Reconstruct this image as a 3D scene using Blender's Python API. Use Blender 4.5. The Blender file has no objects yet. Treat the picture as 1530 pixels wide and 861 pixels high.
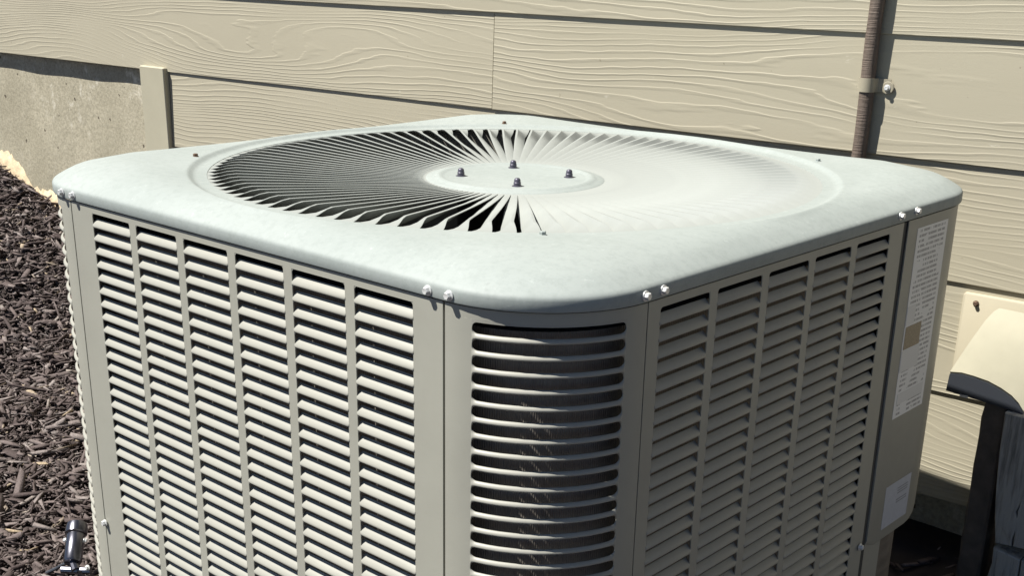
import bpy, math, random
import numpy as np
from mathutils import Matrix, Vector, Euler
random.seed(7); rng = np.random.default_rng(11)
PI = math.pi
scn = bpy.context.scene
COL = scn.collection
OZ = 0.66                       # level of the cabinet's top rim above z=0 datum

# ---------------------------------------------------------------- camera
cam_d = bpy.data.cameras.new('camera'); cam = bpy.data.objects.new('camera', cam_d); COL.objects.link(cam)
cam.location = (0.9914, -1.1090, 0.2674 + OZ)
cam.rotation_euler = Euler((1.2146, -0.0186, 0.7347), 'XYZ')
cam_d.sensor_fit = 'HORIZONTAL'; cam_d.sensor_width = 36.0
cam_d.lens = 36.0 * 1819.9 / 1530.0
cam_d.shift_y = 181.77 / 1530.0; cam_d.shift_x = -0.81 / 1530.0
cam_d.clip_start = 0.02; cam_d.clip_end = 300
scn.camera = cam

# ---------------------------------------------------------------- sky, sun, exposure
SUN_TRAVEL = Vector((0.81, 1.0, -2.08)).normalized()
tosun = -SUN_TRAVEL
elev = math.asin(tosun.z); azim = math.atan2(tosun.x, tosun.y)
world = bpy.data.worlds.new('World'); scn.world = world; world.use_nodes = True
wn = world.node_tree.nodes; wl = world.node_tree.links
bg = wn.get('Background') or wn.new('ShaderNodeBackground')
sky = wn.new('ShaderNodeTexSky'); sky.sky_type = 'NISHITA'; sky.sun_disc = False
sky.sun_elevation = elev; sky.sun_rotation = azim; sky.altitude = 1800; sky.air_density = 0.6; sky.dust_density = 0.2
wl.new(sky.outputs[0], bg.inputs[0]); bg.inputs[1].default_value = 0.05
sun_d = bpy.data.lights.new('sun', 'SUN'); sun_d.energy = 5.0; sun_d.angle = math.radians(0.53); sun_d.color = (1.0, 0.972, 0.915)
sun = bpy.data.objects.new('sun', sun_d); COL.objects.link(sun)
sun.rotation_euler = SUN_TRAVEL.to_track_quat('-Z', 'Y').to_euler(); sun.location = (-2, -3, 6)
scn.view_settings.view_transform = 'Standard'; scn.view_settings.look = 'None'
scn.view_settings.exposure = 1.0; scn.view_settings.gamma = 1.0

# ---------------------------------------------------------------- helpers
def tag(o, label=None, cat=None, group=None, kind=None):
    if label: o['label'] = label
    if cat: o['category'] = cat
    if group: o['group'] = group
    if kind: o['kind'] = kind
    return o
def empty(name, loc, rz=0.0):
    o = bpy.data.objects.new(name, None); COL.objects.link(o); o.location = loc; o.rotation_euler = (0, 0, rz)
    o.empty_display_size = 0.05
    return o
def link(name, me, parent=None, loc=(0, 0, 0), rot=(0, 0, 0)):
    o = bpy.data.objects.new(name, me); COL.objects.link(o); o.location = loc; o.rotation_euler = rot
    if parent: o.parent = parent
    return o
class MB:
    def __init__(s): s.v = []; s.f = []
    def add(s, vs, fs):
        n = len(s.v); s.v += [tuple(q) for q in vs]; s.f += [tuple(i + n for i in f) for f in fs]
    def box(s, x0, x1, y0, y1, z0, z1):
        s.add([(x0,y0,z0),(x1,y0,z0),(x1,y1,z0),(x0,y1,z0),(x0,y0,z1),(x1,y0,z1),(x1,y1,z1),(x0,y1,z1)],
              [(0,3,2,1),(4,5,6,7),(0,1,5,4),(1,2,6,5),(2,3,7,6),(3,0,4,7)])
    def loft(s, rings, close=True, cap0=False, cap1=False):
        m = len(rings[0]); n0 = len(s.v); fs = []
        vs = [q for r in rings for q in r]
        for i in range(len(rings) - 1):
            for j in range(m if close else m - 1):
                k = (j + 1) % m
                fs.append((i*m + j, i*m + k, (i+1)*m + k, (i+1)*m + j))
        if cap0: fs.append(tuple(reversed(range(m))))
        if cap1: fs.append(tuple((len(rings)-1)*m + j for j in range(m)))
        s.add(vs, fs)
    def lathe(s, prof, n=24, c=(0, 0, 0), M=None, cap0=True, cap1=True):
        rings = []
        for r, z in prof:
            ring = [Vector((r*math.cos(2*PI*i/n), r*math.sin(2*PI*i/n), z)) for i in range(n)]
            if M is not None: ring = [M @ q for q in ring]
            rings.append([(q[0]+c[0], q[1]+c[1], q[2]+c[2]) for q in ring])
        s.loft(rings, True, cap0, cap1)
    def mesh(s, name, mat, smooth=None):
        me = bpy.data.meshes.new(name); me.from_pydata(s.v, [], s.f)
        if mat: me.materials.append(mat)
        if smooth is not None:
            me.polygons.foreach_set('use_smooth', [True]*len(me.polygons))
            me.set_sharp_from_angle(angle=math.radians(smooth))
        me.validate(); me.update()
        return me
    def build(s, name, mat, parent=None, loc=(0, 0, 0), rot=(0, 0, 0), smooth=None):
        return link(name, s.mesh(name, mat, smooth), parent, loc, rot)
def copy_tree(o, parent=None):
    c = o.copy(); COL.objects.link(c); c.parent = parent
    for ch in list(o.children): copy_tree(ch, c)
    return c

# ---------------------------------------------------------------- materials
class NT:
    def __init__(s, name):
        s.m = bpy.data.materials.new(name); s.m.use_nodes = True
        s.n = s.m.node_tree.nodes; s.l = s.m.node_tree.links
        s.b = s.n['Principled BSDF']; s.tc = None
    def node(s, t, **kw):
        q = s.n.new(t)
        for k, v in kw.items():
            if k.startswith('_'): setattr(q, k[1:], v)
            else: q.inputs[k].default_value = v
        return q
    def co(s, kind='Object'):
        if s.tc is None: s.tc = s.n.new('ShaderNodeTexCoord')
        return s.tc.outputs[kind]
    def mapping(s, scale=(1, 1, 1), vec=None, loc=(0, 0, 0)):
        q = s.n.new('ShaderNodeMapping'); q.inputs['Scale'].default_value = scale; q.inputs['Location'].default_value = loc
        s.l.new(vec if vec is not None else s.co(), q.inputs['Vector']); return q.outputs[0]
    def noise(s, vec, scale, detail=3, rough=0.55, dist=0.0):
        q = s.n.new('ShaderNodeTexNoise'); q.inputs['Scale'].default_value = scale; q.inputs['Detail'].default_value = detail
        q.inputs['Roughness'].default_value = rough; q.inputs['Distortion'].default_value = dist
        s.l.new(vec, q.inputs['Vector']); return q.outputs['Fac']
    def math(s, op, a, b=None, c=None, clamp=False):
        q = s.n.new('ShaderNodeMath'); q.operation = op; q.use_clamp = clamp
        for i, x in enumerate((a, b, c)):
            if x is None: continue
            if isinstance(x, (int, float)): q.inputs[i].default_value = x
            else: s.l.new(x, q.inputs[i])
        return q.outputs[0]
    def ramp(s, fac, stops, interp='LINEAR'):
        q = s.n.new('ShaderNodeValToRGB'); q.color_ramp.interpolation = interp
        e = q.color_ramp.elements
        while len(e) < len(stops): e.new(0.5)
        for i, (p_, c_) in enumerate(stops):
            e[i].position = p_; e[i].color = (*c_, 1) if not isinstance(c_, (int, float)) else (c_, c_, c_, 1)
        s.l.new(fac, q.inputs[0]); return q.outputs[0]
    def mix(s, fac, a, b, blend='MIX'):
        q = s.n.new('ShaderNodeMix'); q.data_type = 'RGBA'; q.blend_type = blend
        for sock, x in ((q.inputs[0], fac), (q.inputs[6], a), (q.inputs[7], b)):
            if isinstance(x, (int, float)): sock.default_value = x
            elif isinstance(x, tuple): sock.default_value = (*x, 1)
            else: s.l.new(x, sock)
        return q.outputs[2]
    def bump(s, h, strength=0.3, dist=0.001, normal=None):
        q = s.n.new('ShaderNodeBump'); q.inputs['Strength'].default_value = strength; q.inputs['Distance'].default_value = dist
        s.l.new(h, q.inputs['Height'])
        if normal is not None: s.l.new(normal, q.inputs['Normal'])
        return q.outputs[0]
    def out(s, col=None, rough=None, metal=None, normal=None, spec=None):
        for k, x in (('Base Color', col), ('Roughness', rough), ('Metallic', metal), ('Normal', normal), ('Specular IOR Level', spec)):
            if x is None: continue
            if isinstance(x, tuple): s.b.inputs[k].default_value = (*x, 1)
            elif isinstance(x, (int, float)): s.b.inputs[k].default_value = x
            else: s.l.new(x, s.b.inputs[k])
        return s.m

def m_siding():
    t = NT('siding_paint')
    oi = t.n.new('ShaderNodeObjectInfo')
    sep = t.n.new('ShaderNodeSeparateXYZ'); t.l.new(t.co(), sep.inputs[0])
    off = t.math('MULTIPLY', oi.outputs['Random'], 37.0)
    cmb = t.n.new('ShaderNodeCombineXYZ')
    t.l.new(sep.outputs[0], cmb.inputs[0]); t.l.new(off, cmb.inputs[1]); t.l.new(sep.outputs[2], cmb.inputs[2])
    V = cmb.outputs[0]
    n1 = t.noise(t.mapping((0.85, 1, 6.0), V), 1.0, 2.0, 0.42)
    n2 = t.noise(t.mapping((7, 1, 45), V, (3, 0, 1)), 1.0, 2, 0.55)
    F = t.math('MULTIPLY_ADD', sep.outputs[2], 105.0, t.math('MULTIPLY_ADD', n1, 23.0, t.math('MULTIPLY', n2, 1.1)))
    fr = t.math('FRACT', F)
    # one steep side, one soft side: a pressed cedar grain line
    up = t.n.new('ShaderNodeMapRange'); up.interpolation_type = 'SMOOTHSTEP'; up.inputs[1].default_value = 0.52; up.inputs[2].default_value = 0.86; t.l.new(fr, up.inputs[0])
    dn = t.n.new('ShaderNodeMapRange'); dn.interpolation_type = 'SMOOTHSTEP'; dn.inputs[1].default_value = 0.90; dn.inputs[2].default_value = 1.0
    dn.inputs[3].default_value = 1; dn.inputs[4].default_value = 0; t.l.new(fr, dn.inputs[0])
    ridge = t.math('MULTIPLY', up.outputs[0], dn.outputs[0])
    msk = t.ramp(t.noise(t.mapping((2.6, 1, 17), V, (9, 2, 5)), 1.0, 3, 0.55), [(0.34, 0.10), (0.56, 1.0)])
    h = t.math('MULTIPLY', ridge, msk)
    fine = t.noise(t.mapping((60, 1, 700), V), 1.0, 2, 0.6)
    speck = t.noise(t.mapping((420, 300, 420)), 1.0, 2, 0.6)
    nb = t.bump(fine, 0.10, 0.0006)
    nb = t.bump(speck, 0.12, 0.0006, nb)
    nb = t.bump(h, 0.55, 0.0008, nb)
    dirt = t.noise(t.mapping((2.5, 1, 9), V, (1, 7, 3)), 1.0, 4, 0.6)
    col = t.mix(dirt, (0.346, 0.313, 0.230), (0.410, 0.374, 0.281))
    scuff = t.ramp(t.noise(t.mapping((26, 1, 55), V, (0, 4, 0)), 1.0, 4, 0.7), [(0.70, 0.0), (0.76, 1.0)])
    col = t.mix(t.math('MULTIPLY', scuff, 0.35), col, (0.66, 0.62, 0.52))
    pit = t.ramp(t.noise(t.mapping((90, 1, 90), V, (4, 4, 4)), 1.0, 2, 0.5), [(0.76, 0.0), (0.80, 1.0)])
    col = t.mix(t.math('MULTIPLY', pit, 0.5), col, (0.16, 0.13, 0.09))
    return t.out(col, 0.62, normal=nb, spec=0.35)

def m_concrete(name, c0, c1, pits=True, stain=None):
    t = NT(name)
    big = t.noise(t.mapping((1, 1, 1)), 5.0, 7, 0.7); fine = t.noise(t.co(), 130, 4, 0.7)
    col = t.mix(t.ramp(big, [(0.3, 0.0), (0.7, 1.0)]), c0, c1)
    col = t.mix(t.math('MULTIPLY', t.ramp(fine, [(0.35, 1.0), (0.6, 0.0)]), 0.6), col, tuple(0.62*q for q in c0))
    eff = t.ramp(t.noise(t.mapping((1, 1, 0.8), None, (5, 1, 2)), 26, 5, 0.75), [(0.56, 0.0), (0.70, 1.0)])
    eff2 = t.ramp(t.noise(t.mapping((1, 1, 1), None, (1, 9, 2)), 4.0, 2, 0.5), [(0.45, 0.0), (0.62, 1.0)])
    col = t.mix(t.math('MULTIPLY', t.math('MULTIPLY', eff, eff2), 1.0), col, (0.62, 0.58, 0.48))
    n = t.bump(fine, 0.5, 0.0015); n = t.bump(big, 0.4, 0.006, n)
    if pits:
        vo = t.n.new('ShaderNodeTexVoronoi'); vo.inputs['Scale'].default_value = 38; vo.inputs['Randomness'].default_value = 1
        wv = t.n.new('ShaderNodeTexNoise'); wv.inputs['Scale'].default_value = 70; wv.inputs['Detail'].default_value = 3; t.l.new(t.co(), wv.inputs['Vector'])
        va = t.n.new('ShaderNodeVectorMath'); va.operation = 'MULTIPLY_ADD'; t.l.new(wv.outputs['Color'], va.inputs[0]); va.inputs[1].default_value = (.012, .012, .012); t.l.new(t.co(), va.inputs[2])
        t.l.new(va.outputs[0], vo.inputs['Vector'])
        sc = t.n.new('ShaderNodeSeparateColor'); t.l.new(vo.outputs['Color'], sc.inputs[0])
        size = t.math('MULTIPLY', t.ramp(sc.outputs[0], [(0.55, 0.0), (1.0, 1.0)]), 0.17)
        pit = t.math('LESS_THAN', vo.outputs['Distance'], size)
        hole = t.math('SUBTRACT', 1.0, pit)
        n = t.bump(hole, 1.0, 0.006, n)
        col = t.mix(t.math('MULTIPLY', pit, 0.85), col, (0.07, 0.055, 0.04))
    return t.out(col, 0.9, normal=n, spec=0.2)

def m_paint(name, c, rough=0.42, dirt=0.12, peel=0.10, spec=0.5):
    t = NT(name)
    big = t.noise(t.co(), 7, 4, 0.6); fine = t.noise(t.co(), 900, 2, 0.6); mid = t.noise(t.co(), 60, 5, 0.7)
    col = t.mix(t.ramp(big, [(0.3, 0.0), (0.7, 1.0)]), tuple(q*(1-dirt) for q in c), tuple(q*(1+dirt*0.4) for q in c))
    col = t.mix(t.math('MULTIPLY', t.ramp(mid, [(0.58, 0.0), (0.75, 1.0)]), dirt*1.5), col, tuple(q*0.7 for q in c))
    r = t.math('MULTIPLY_ADD', mid, 0.18, rough - 0.09)
    n = t.bump(fine, peel, 0.0004); n = t.bump(big, 0.12, 0.004, n)
    return t.out(col, r, normal=n, spec=spec)

def m_cap():
    t = NT('weathered_top_paint')
    big = t.noise(t.co(), 5, 5, 0.6); mid = t.noise(t.co(), 110, 6, 0.75); fine = t.noise(t.co(), 500, 3, 0.6)
    col = t.mix(t.ramp(big, [(0.32, 0.0), (0.68, 1.0)]), (0.252, 0.278, 0.262), (0.298, 0.324, 0.307))
    col = t.mix(t.math('MULTIPLY', t.ramp(mid, [(0.47, 0.0), (0.62, 1.0)]), 0.30), col, (0.200, 0.224, 0.208))
    chalk = t.ramp(t.noise(t.mapping((1, 1, 1), None, (3, 2, 1)), 95, 5, 0.75), [(0.62, 0.0), (0.72, 1.0)])
    col = t.mix(t.math('MULTIPLY', chalk, 0.45), col, (0.42, 0.45, 0.43))
    spot = t.ramp(t.noise(t.mapping((1, 1, 1), None, (7, 2, 4)), 70, 2, 0.5), [(0.73, 0.0), (0.78, 1.0)])
    col = t.mix(t.math('MULTIPLY', spot, 0.4), col, (0.20, 0.21, 0.20))
    n = t.bump(fine, 0.12, 0.0004); n = t.bump(mid, 0.10, 0.0012, n); n = t.bump(big, 0.15, 0.006, n)
    return t.out(col, t.math('MULTIPLY_ADD', mid, 0.25, 0.50), normal=n, spec=0.3)

def m_simple(name, c, rough=0.5, metal=0.0, nscale=0, nstr=0.2, var=0.0, spec=0.5):
    t = NT(name); col = c; n = None
    if nscale:
        q = t.noise(t.co(), nscale, 4, 0.65); n = t.bump(q, nstr, 0.002)
        if var: col = t.mix(t.ramp(q, [(0.3, 0.0), (0.7, 1.0)]), tuple(x*(1-var) for x in c), tuple(x*(1+var) for x in c))
    return t.out(col, rough, metal, n, spec)

def m_coil():
    t = NT('coil_fins')
    sep = t.n.new('ShaderNodeSeparateXYZ'); t.l.new(t.co(), sep.inputs[0])
    w = t.math('SINE', t.math('MULTIPLY', t.math('ADD', sep.outputs[0], sep.outputs[1]), 2200.0))
    rowz = t.math('SINE', t.math('MULTIPLY', sep.outputs[2], 300.0))
    nz = t.noise(t.co(), 40, 4, 0.7)
    n = t.bump(w, 0.5, 0.0004); n = t.bump(rowz, 0.3, 0.0015, n)
    col = t.mix(nz, (0.085, 0.074, 0.060), (0.24, 0.212, 0.178))
    return t.out(col, 0.6, 0.2, n)

def m_mulch():
    t = NT('bark_chips')
    g = t.n.new('ShaderNodeNewGeometry')
    col = t.ramp(g.outputs['Random Per Island'], [(0.0, (0.058, 0.043, 0.040)), (0.40, (0.108, 0.083, 0.077)), (0.75, (0.170, 0.137, 0.127)), (0.93, (0.25, 0.215, 0.198)), (0.97, (0.28, 0.24, 0.21)), (0.994, (0.42, 0.33, 0.22))])
    gr = t.noise(t.mapping((60, 60, 60)), 3.0, 5, 0.75)
    col = t.mix(t.math('MULTIPLY', t.ramp(gr, [(0.4, 1.0), (0.62, 0.0)]), 0.4), col, (0.03, 0.022, 0.019))
    return t.out(col, 0.85, normal=t.bump(gr, 0.7, 0.003), spec=0.25)

def m_pipe():
    t = NT('brown_pipe_wrap')
    sep = t.n.new('ShaderNodeSeparateXYZ'); t.l.new(t.co(), sep.inputs[0])
    wob = t.noise(t.co(), 60, 3, 0.6)
    w = t.noise(t.mapping((30, 30, 420)), 1.0, 3, 0.6)
    nz = t.noise(t.mapping((60, 60, 14)), 3, 5, 0.7)
    col = t.mix(nz, (0.060, 0.044, 0.034), (0.19, 0.148, 0.118))
    n = t.bump(w, 0.8, 0.002); n = t.bump(nz, 0.5, 0.002, n)
    return t.out(col, 0.7, normal=n, spec=0.35)

def m_rating():
    # printed sheet: rows of tiny illegible grey type, local x = across, y = along the sheet
    t = NT('printed_sheet')
    sep = t.n.new('ShaderNodeSeparateXYZ'); t.l.new(t.co(), sep.inputs[0])
    X, Y = sep.outputs[0], sep.outputs[1]
    row = t.math('FRACT', t.math('MULTIPLY', Y, 165.0))
    rid = t.math('FLOOR', t.math('MULTIPLY', Y, 165.0))
    inrow = t.math('MULTIPLY', t.math('GREATER_THAN', row, 0.30), t.math('LESS_THAN', row, 0.80))
    cmb = t.n.new('ShaderNodeCombineXYZ'); t.l.new(t.math('MULTIPLY', X, 420.0), cmb.inputs[0]); t.l.new(t.math('MULTIPLY', rid, 7.3), cmb.inputs[1])
    ch = t.n.new('ShaderNodeTexNoise'); ch.inputs['Scale'].default_value = 1.0; ch.inputs['Detail'].default_value = 3; t.l.new(cmb.outputs[0], ch.inputs['Vector'])
    chars = t.math('GREATER_THAN', ch.outputs['Fac'], 0.44)
    cm2 = t.n.new('ShaderNodeCombineXYZ'); t.l.new(t.math('MULTIPLY', X, 32.0), cm2.inputs[0]); t.l.new(t.math('MULTIPLY', Y, 22.0), cm2.inputs[1])
    blk = t.n.new('ShaderNodeTexNoise'); blk.inputs['Scale'].default_value = 1.0; blk.inputs['Detail'].default_value = 1; t.l.new(cm2.outputs[0], blk.inputs['Vector'])
    inx = t.math('LESS_THAN', t.math('ABSOLUTE', X), 0.034)
    m = t.math('MULTIPLY', t.math('MULTIPLY', inrow, chars), t.math('MULTIPLY', t.math('GREATER_THAN', blk.outputs['Fac'], 0.40), inx))
    col = t.mix(t.math('MULTIPLY', m, 0.70), (0.68, 0.68, 0.665), (0.13, 0.13, 0.14))
    return t.out(col, 0.45)

M = dict(
    siding=m_siding(),
    trim=m_paint('trim_paint', (0.40, 0.37, 0.275), 0.6, 0.08, 0.2, 0.3),
    concrete=m_concrete('foundation_concrete', (0.32, 0.288, 0.208), (0.49, 0.445, 0.335)),
    pad=m_concrete('pad_concrete', (0.30, 0.29, 0.26), (0.38, 0.37, 0.34), False),
    crust=m_simple('pale_crust', (0.62, 0.49, 0.32), 0.9, 0, 45, 0.8, 0.32),
    cap=m_cap(),
    panel=m_paint('taupe_panel_paint', (0.312, 0.306, 0.258), 0.48, 0.09, 0.08, 0.45),
    blade=m_paint('louver_paint', (0.298, 0.291, 0.25), 0.48, 0.13, 0.08, 0.45),
    vane=m_paint('vane_paint', (0.275, 0.289, 0.270), 0.65, 0.14, 0.08, 0.25),
    inside=m_simple('inner_sheet_dark', (0.022, 0.021, 0.020), 0.8),
    shroud=m_simple('shroud_paint', (0.20, 0.19, 0.16), 0.6, 0, 20, 0.1, 0.15),
    fan=m_simple('fan_blade_metal', (0.20, 0.17, 0.15), 0.5, 0.3, 30, 0.1, 0.2),
    motor=m_simple('motor_black', (0.025, 0.025, 0.026), 0.5),
    coil=m_coil(),
    zinc=m_simple('zinc_screw', (0.66, 0.66, 0.64), 0.30, 0.35, 300, 0.1),
    nut=m_simple('dark_acorn_nut', (0.085, 0.08, 0.105), 0.42, 0.35),
    groove_shade=m_simple('groove_shade_dark', (0.030, 0.032, 0.033), 0.7),  # near-black colour painted in for the shade inside the cover groove
    sheet=m_rating(),
    brownprint=m_simple('brown_print', (0.25, 0.20, 0.13), 0.5, 0, 300, 0.1, 0.3),
    blankprint=m_simple('blank_print', (0.58, 0.58, 0.565), 0.45),
    smallsheet=m_simple('pale_small_sheet', (0.40, 0.42, 0.46), 0.4, 0, 120, 0.1, 0.06),
    ink=m_simple('grey_print', (0.24, 0.25, 0.27), 0.5),
    pipe=m_pipe(),
    hood=m_paint('cream_plastic', (0.405, 0.378, 0.280), 0.6, 0.16, 0.1, 0.35),
    flange=m_paint('flange_plastic', (0.44, 0.395, 0.29), 0.55, 0.06, 0.1, 0.35),
    strap=m_paint('strap_paint', (0.30, 0.27, 0.20), 0.6, 0.15, 0.2, 0.3),
    lip=m_simple('dark_rubber', (0.030, 0.034, 0.042), 0.55),
    rust=m_simple('rusty_screw', (0.14, 0.09, 0.06), 0.6, 0.5),
    soil=m_simple('soil', (0.030, 0.022, 0.018), 0.95, 0, 25, 0.6, 0.3),
    mulch=m_mulch(),
    blackmetal=m_simple('black_lamp_metal', (0.13, 0.13, 0.15), 0.27, 0.95),
    lens=m_simple('lamp_glass', (0.55, 0.57, 0.60), 0.08),
    timber=None,
)
def m_timber():
    t = NT('weathered_grey_timber')
    g = t.noise(t.mapping((40, 40, 3)), 2.0, 5, 0.7); b = t.noise(t.co(), 9, 4, 0.6)
    col = t.mix(b, (0.29, 0.278, 0.245), (0.44, 0.425, 0.38))
    col = t.mix(t.math('MULTIPLY', t.ramp(g, [(0.36, 1.0), (0.52, 0.0)]), 0.6), col, (0.05, 0.048, 0.044))
    return t.out(col, 0.85, normal=t.bump(g, 0.8, 0.004), spec=0.2)
M['timber'] = m_timber()
M['timber_dark'] = m_simple('dark_stained_timber', (0.085, 0.070, 0.056), 0.85, 0, 30, 0.4, 0.3)

# ---------------------------------------------------------------- ground
def ground_z(x, y):
    x = np.asarray(x, float); y = np.asarray(y, float)
    h = 0.250 + 0.30*(-2.17 - x)
    h = np.clip(h, 0.03, 0.36)
    s = np.clip((y + 0.05)/0.58, 0, 1); s = s*s*(3 - 2*s)
    bumps = 0.012*np.sin(5.1*x + 1.3)*np.cos(6.3*y) + 0.007*np.sin(13*x + 2*y)*np.cos(11*y + .5)
    far = np.clip((np.hypot(x, y) - 5)/4, 0, 1)
    near = np.clip((np.maximum(abs(x), abs(y)) - 0.5)/0.12, 0, 1)
    return 0.008 + (h*s*near + bumps*near)*(1 - far)
xs = np.concatenate([[-40, -20, -10], np.linspace(-6, 4, 121), [8, 16, 40]])
ys = np.concatenate([[-40, -20, -10], np.linspace(-5, 3, 97), [8, 16, 40]])
X, Y = np.meshgrid(xs, ys); Z = ground_z(X, Y)
nx, ny = len(xs), len(ys)
mb = MB(); mb.v = list(zip(X.ravel().tolist(), Y.ravel().tolist(), Z.ravel().tolist()))
mb.f = [(j*nx+i, j*nx+i+1, (j+1)*nx+i+1, (j+1)*nx+i) for j in range(ny-1) for i in range(nx-1)]
g = mb.build('ground', M['soil'], smooth=60); tag(g, 'dark brown soil bed under the bark mulch', 'ground', kind='structure')

# ---------------------------------------------------------------- house wall
TH = 0.0518
wall = empty('house_wall', (0, 0.65, 0), TH)
tag(wall, 'tan lap siding house wall with concrete foundation and corner trim board', 'wall')
E_, ZL = 0.1748, 0.1714 + OZ          # exposure, height of the first visible lap edge
XL, XR = -7.0, 3.2
def plank(name, x0, x1, z0, parent):
    T = 0.0046; H = E_ + 0.03; tilt = T/E_
    # local: lower front edge at y'=-T; upper edge tucks in behind the plank above
    prof = [(-T, 0.0008), (-T + 0.0010, 0.0), (0.0, 0.0), (T, H), (0.0005, H), (-T, 0.0016)]
    prof = [(-T, 0.0010), (-T + 0.0010, 0.0), (-0.0005, 0.0), (T*0.98, H), (0.0002, H)]
    m_ = MB(); n = max(2, int((x1 - x0)/0.25)); rings = []
    ph = random.uniform(0, 6)
    for i in range(n + 1):
        x = (x1 - x0)*i/n; w = 0.0006*math.sin(ph + x*2.1) + 0.0004*math.sin(ph*2 + x*5)
        rings.append([(x, y + w, z + 0.6*w) for y, z in prof])
    m_.loft(rings, True, True, True)
    return m_.build(name, M['siding'], parent, (x0, 0, z0), smooth=20)
for k in range(-6, 2):
    z0 = ZL - k*E_
    if k == 1: plank('siding_plank', XL, -0.6128, z0, wall); plank('siding_plank', -0.6112, XR, z0, wall)
    elif k == 0: plank('siding_plank', XL, -2.9, z0, wall); plank('siding_plank', -2.8985, 0.72, z0, wall); plank('siding_plank', 0.7215, XR, z0, wall)
    else:
        c = -1.6 + ((k*7) % 5)*0.7
        plank('siding_plank', XL, c, z0, wall); plank('siding_plank', c + 0.0015, XR, z0, wall)
for k in range(2, 5):
    z0 = ZL - k*E_
    if k == 3: plank('siding_plank', -1.614, -0.3, z0, wall); plank('siding_plank', -0.2985, XR, z0, wall)
    else: plank('siding_plank', -1.614, XR, z0, wall)
mb = MB(); mb.box(XL, XR, 0.012, 0.10, ZL - E_ + 0.02, ZL + 7.25*E_); mb.box(-1.63, XR, 0.012, 0.10, ZL - 4*E_ + 0.02, ZL - E_ + 0.0185)
mb.build('sheathing', M['inside'], wall)
# concrete foundation, a slightly uneven cast face
mb = MB(); nxx, nzz = 90, 26; x0, x1, z0, z1 = XL, -1.62, -0.15, ZL - E_ + 0.03
for j in range(nzz + 1):
    for i in range(nxx + 1):
        x = x0 + (x1 - x0)*i/nxx; z = z0 + (z1 - z0)*j/nzz
        mb.v.append((x, 0.0165 + 0.0012*math.sin(9*x + 3*z) + 0.0009*math.sin(23*x - 17*z), z))
mb.f = [(j*(nxx+1)+i, j*(nxx+1)+i+1, (j+1)*(nxx+1)+i+1, (j+1)*(nxx+1)+i) for j in range(nzz) for i in range(nxx)]
mb.box(XL, -1.62, 0.03, 0.25, -0.15, z1 - 0.002)
fnd = mb.build('foundation', M['concrete'], wall, smooth=40); fnd['label'] = 'stained concrete foundation face with air holes'
mb = MB(); mb.box(-1.62, XR, 0.085, 0.25, -0.15, ZL - 4*E_ + 0.0215); mb.build('foundation', M['concrete'], wall)
# trim board
mb = MB(); tx0, tx1, tz0, tz1, b = -1.712, -1.617, -0.05, 0.006 + OZ, 0.002
mb.loft([[(tx0, 0.02, z), (tx0, -0.0165+b, z), (tx0+b, -0.0165, z), (tx1-b, -0.0165, z), (tx1, -0.0165+b, z), (tx1, 0.02, z)] for z in (tz0, tz1 - b)]
        + [[(tx0+b, 0.02, tz1), (tx0+b, -0.0165+2*b, tz1), (tx0+2*b, -0.0165+b, tz1), (tx1-2*b, -0.0165+b, tz1), (tx1-b, -0.0165+2*b, tz1), (tx1-b, 0.02, tz1)]], True, True, True)
mb.build('trim_board', M['trim'], wall)
# pale crust along the foot of the foundation: a lumpy ragged strip
mb = MB(); n = 150; rows = 7; rr_ = random.Random(5)
tops = []
for i in range(n + 1):
    x = -3.1 + 1.25*i/n
    env = 0.040 + 0.018*math.sin(x*9.0) + 0.014*math.sin(x*31 + 1)
    tops.append(max(0.004, (0.55*tops[-1] + 0.45*env if tops else env) + rr_.uniform(-0.006, 0.007)))
gz = [float(ground_z(-3.1 + 1.25*i/n + 0.03, 0.54)) for i in range(n + 1)]
for j in range(rows + 1):
    for i in range(n + 1):
        x = -3.1 + 1.25*i/n; f = j/rows
        z = gz[i] - 0.04 + (tops[i] + 0.045)*f
        th_ = 0.011*(1 - f**2.5) + rr_.uniform(0, 0.003)*(f < 1)
        mb.v.append((x + rr_.uniform(-.002, .002), 0.0155 - th_, z))
mb.f = [(j*(n+1)+i, j*(n+1)+i+1, (j+1)*(n+1)+i+1, (j+1)*(n+1)+i) for j in range(rows) for i in range(n)]
cr = mb.build('mortar_crust', M['crust'], wall, smooth=50); cr['label'] = 'pale yellow ragged crust along the foot of the concrete'

# ---------------------------------------------------------------- equipment pad
mb = MB(); s = 0.47; b = 0.008
mb.loft([[(-q, -q, z), (q, -q, z), (q, q, z), (-q, q, z)] for q, z in ((s, -0.03), (s, 0.04 - b), (s - b, 0.0398))], True, True, True)
pad = mb.build('equipment_pad', M['pad']); tag(pad, 'low grey concrete pad under the air conditioner', 'pad')

# ---------------------------------------------------------------- air conditioner
A = 0.42; C = 0.12; BASE = 0.04
ac = empty('air_conditioner', (0, 0, BASE))
tag(ac, 'square taupe outdoor air conditioner with louvered sides and round fan guard on top', 'air conditioner')
U = OZ - BASE                          # local z of the rim line
def rsq_ray(phi, a_, R):
    c, s = math.cos(phi), math.sin(phi); ac_, as_ = abs(c), abs(s)
    t = a_/max(ac_, as_)
    px, py = t*ac_, t*as_; q = a_ - R
    if px > q and py > q:
        bq = -(ac_*q + as_*q); cq = 2*q*q - R*R
        t = -bq + math.sqrt(max(0, bq*bq - cq))
    return t*c, t*s
def phis(n_corner=18, n_side=14, a_=A, R=C):
    # sample angles densely on the corners
    q = a_ - R; out = []
    for k in range(4):
        base = k*PI/2
        for i in range(n_side): out.append(base + math.atan2(-q + 2*q*i/n_side, a_))
        for i in range(n_corner):
            al = (PI/2)*i/n_corner; out.append(base + math.atan2(q + R*math.sin(al), q + R*math.cos(al)))
    return out
PH = phis()
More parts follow.
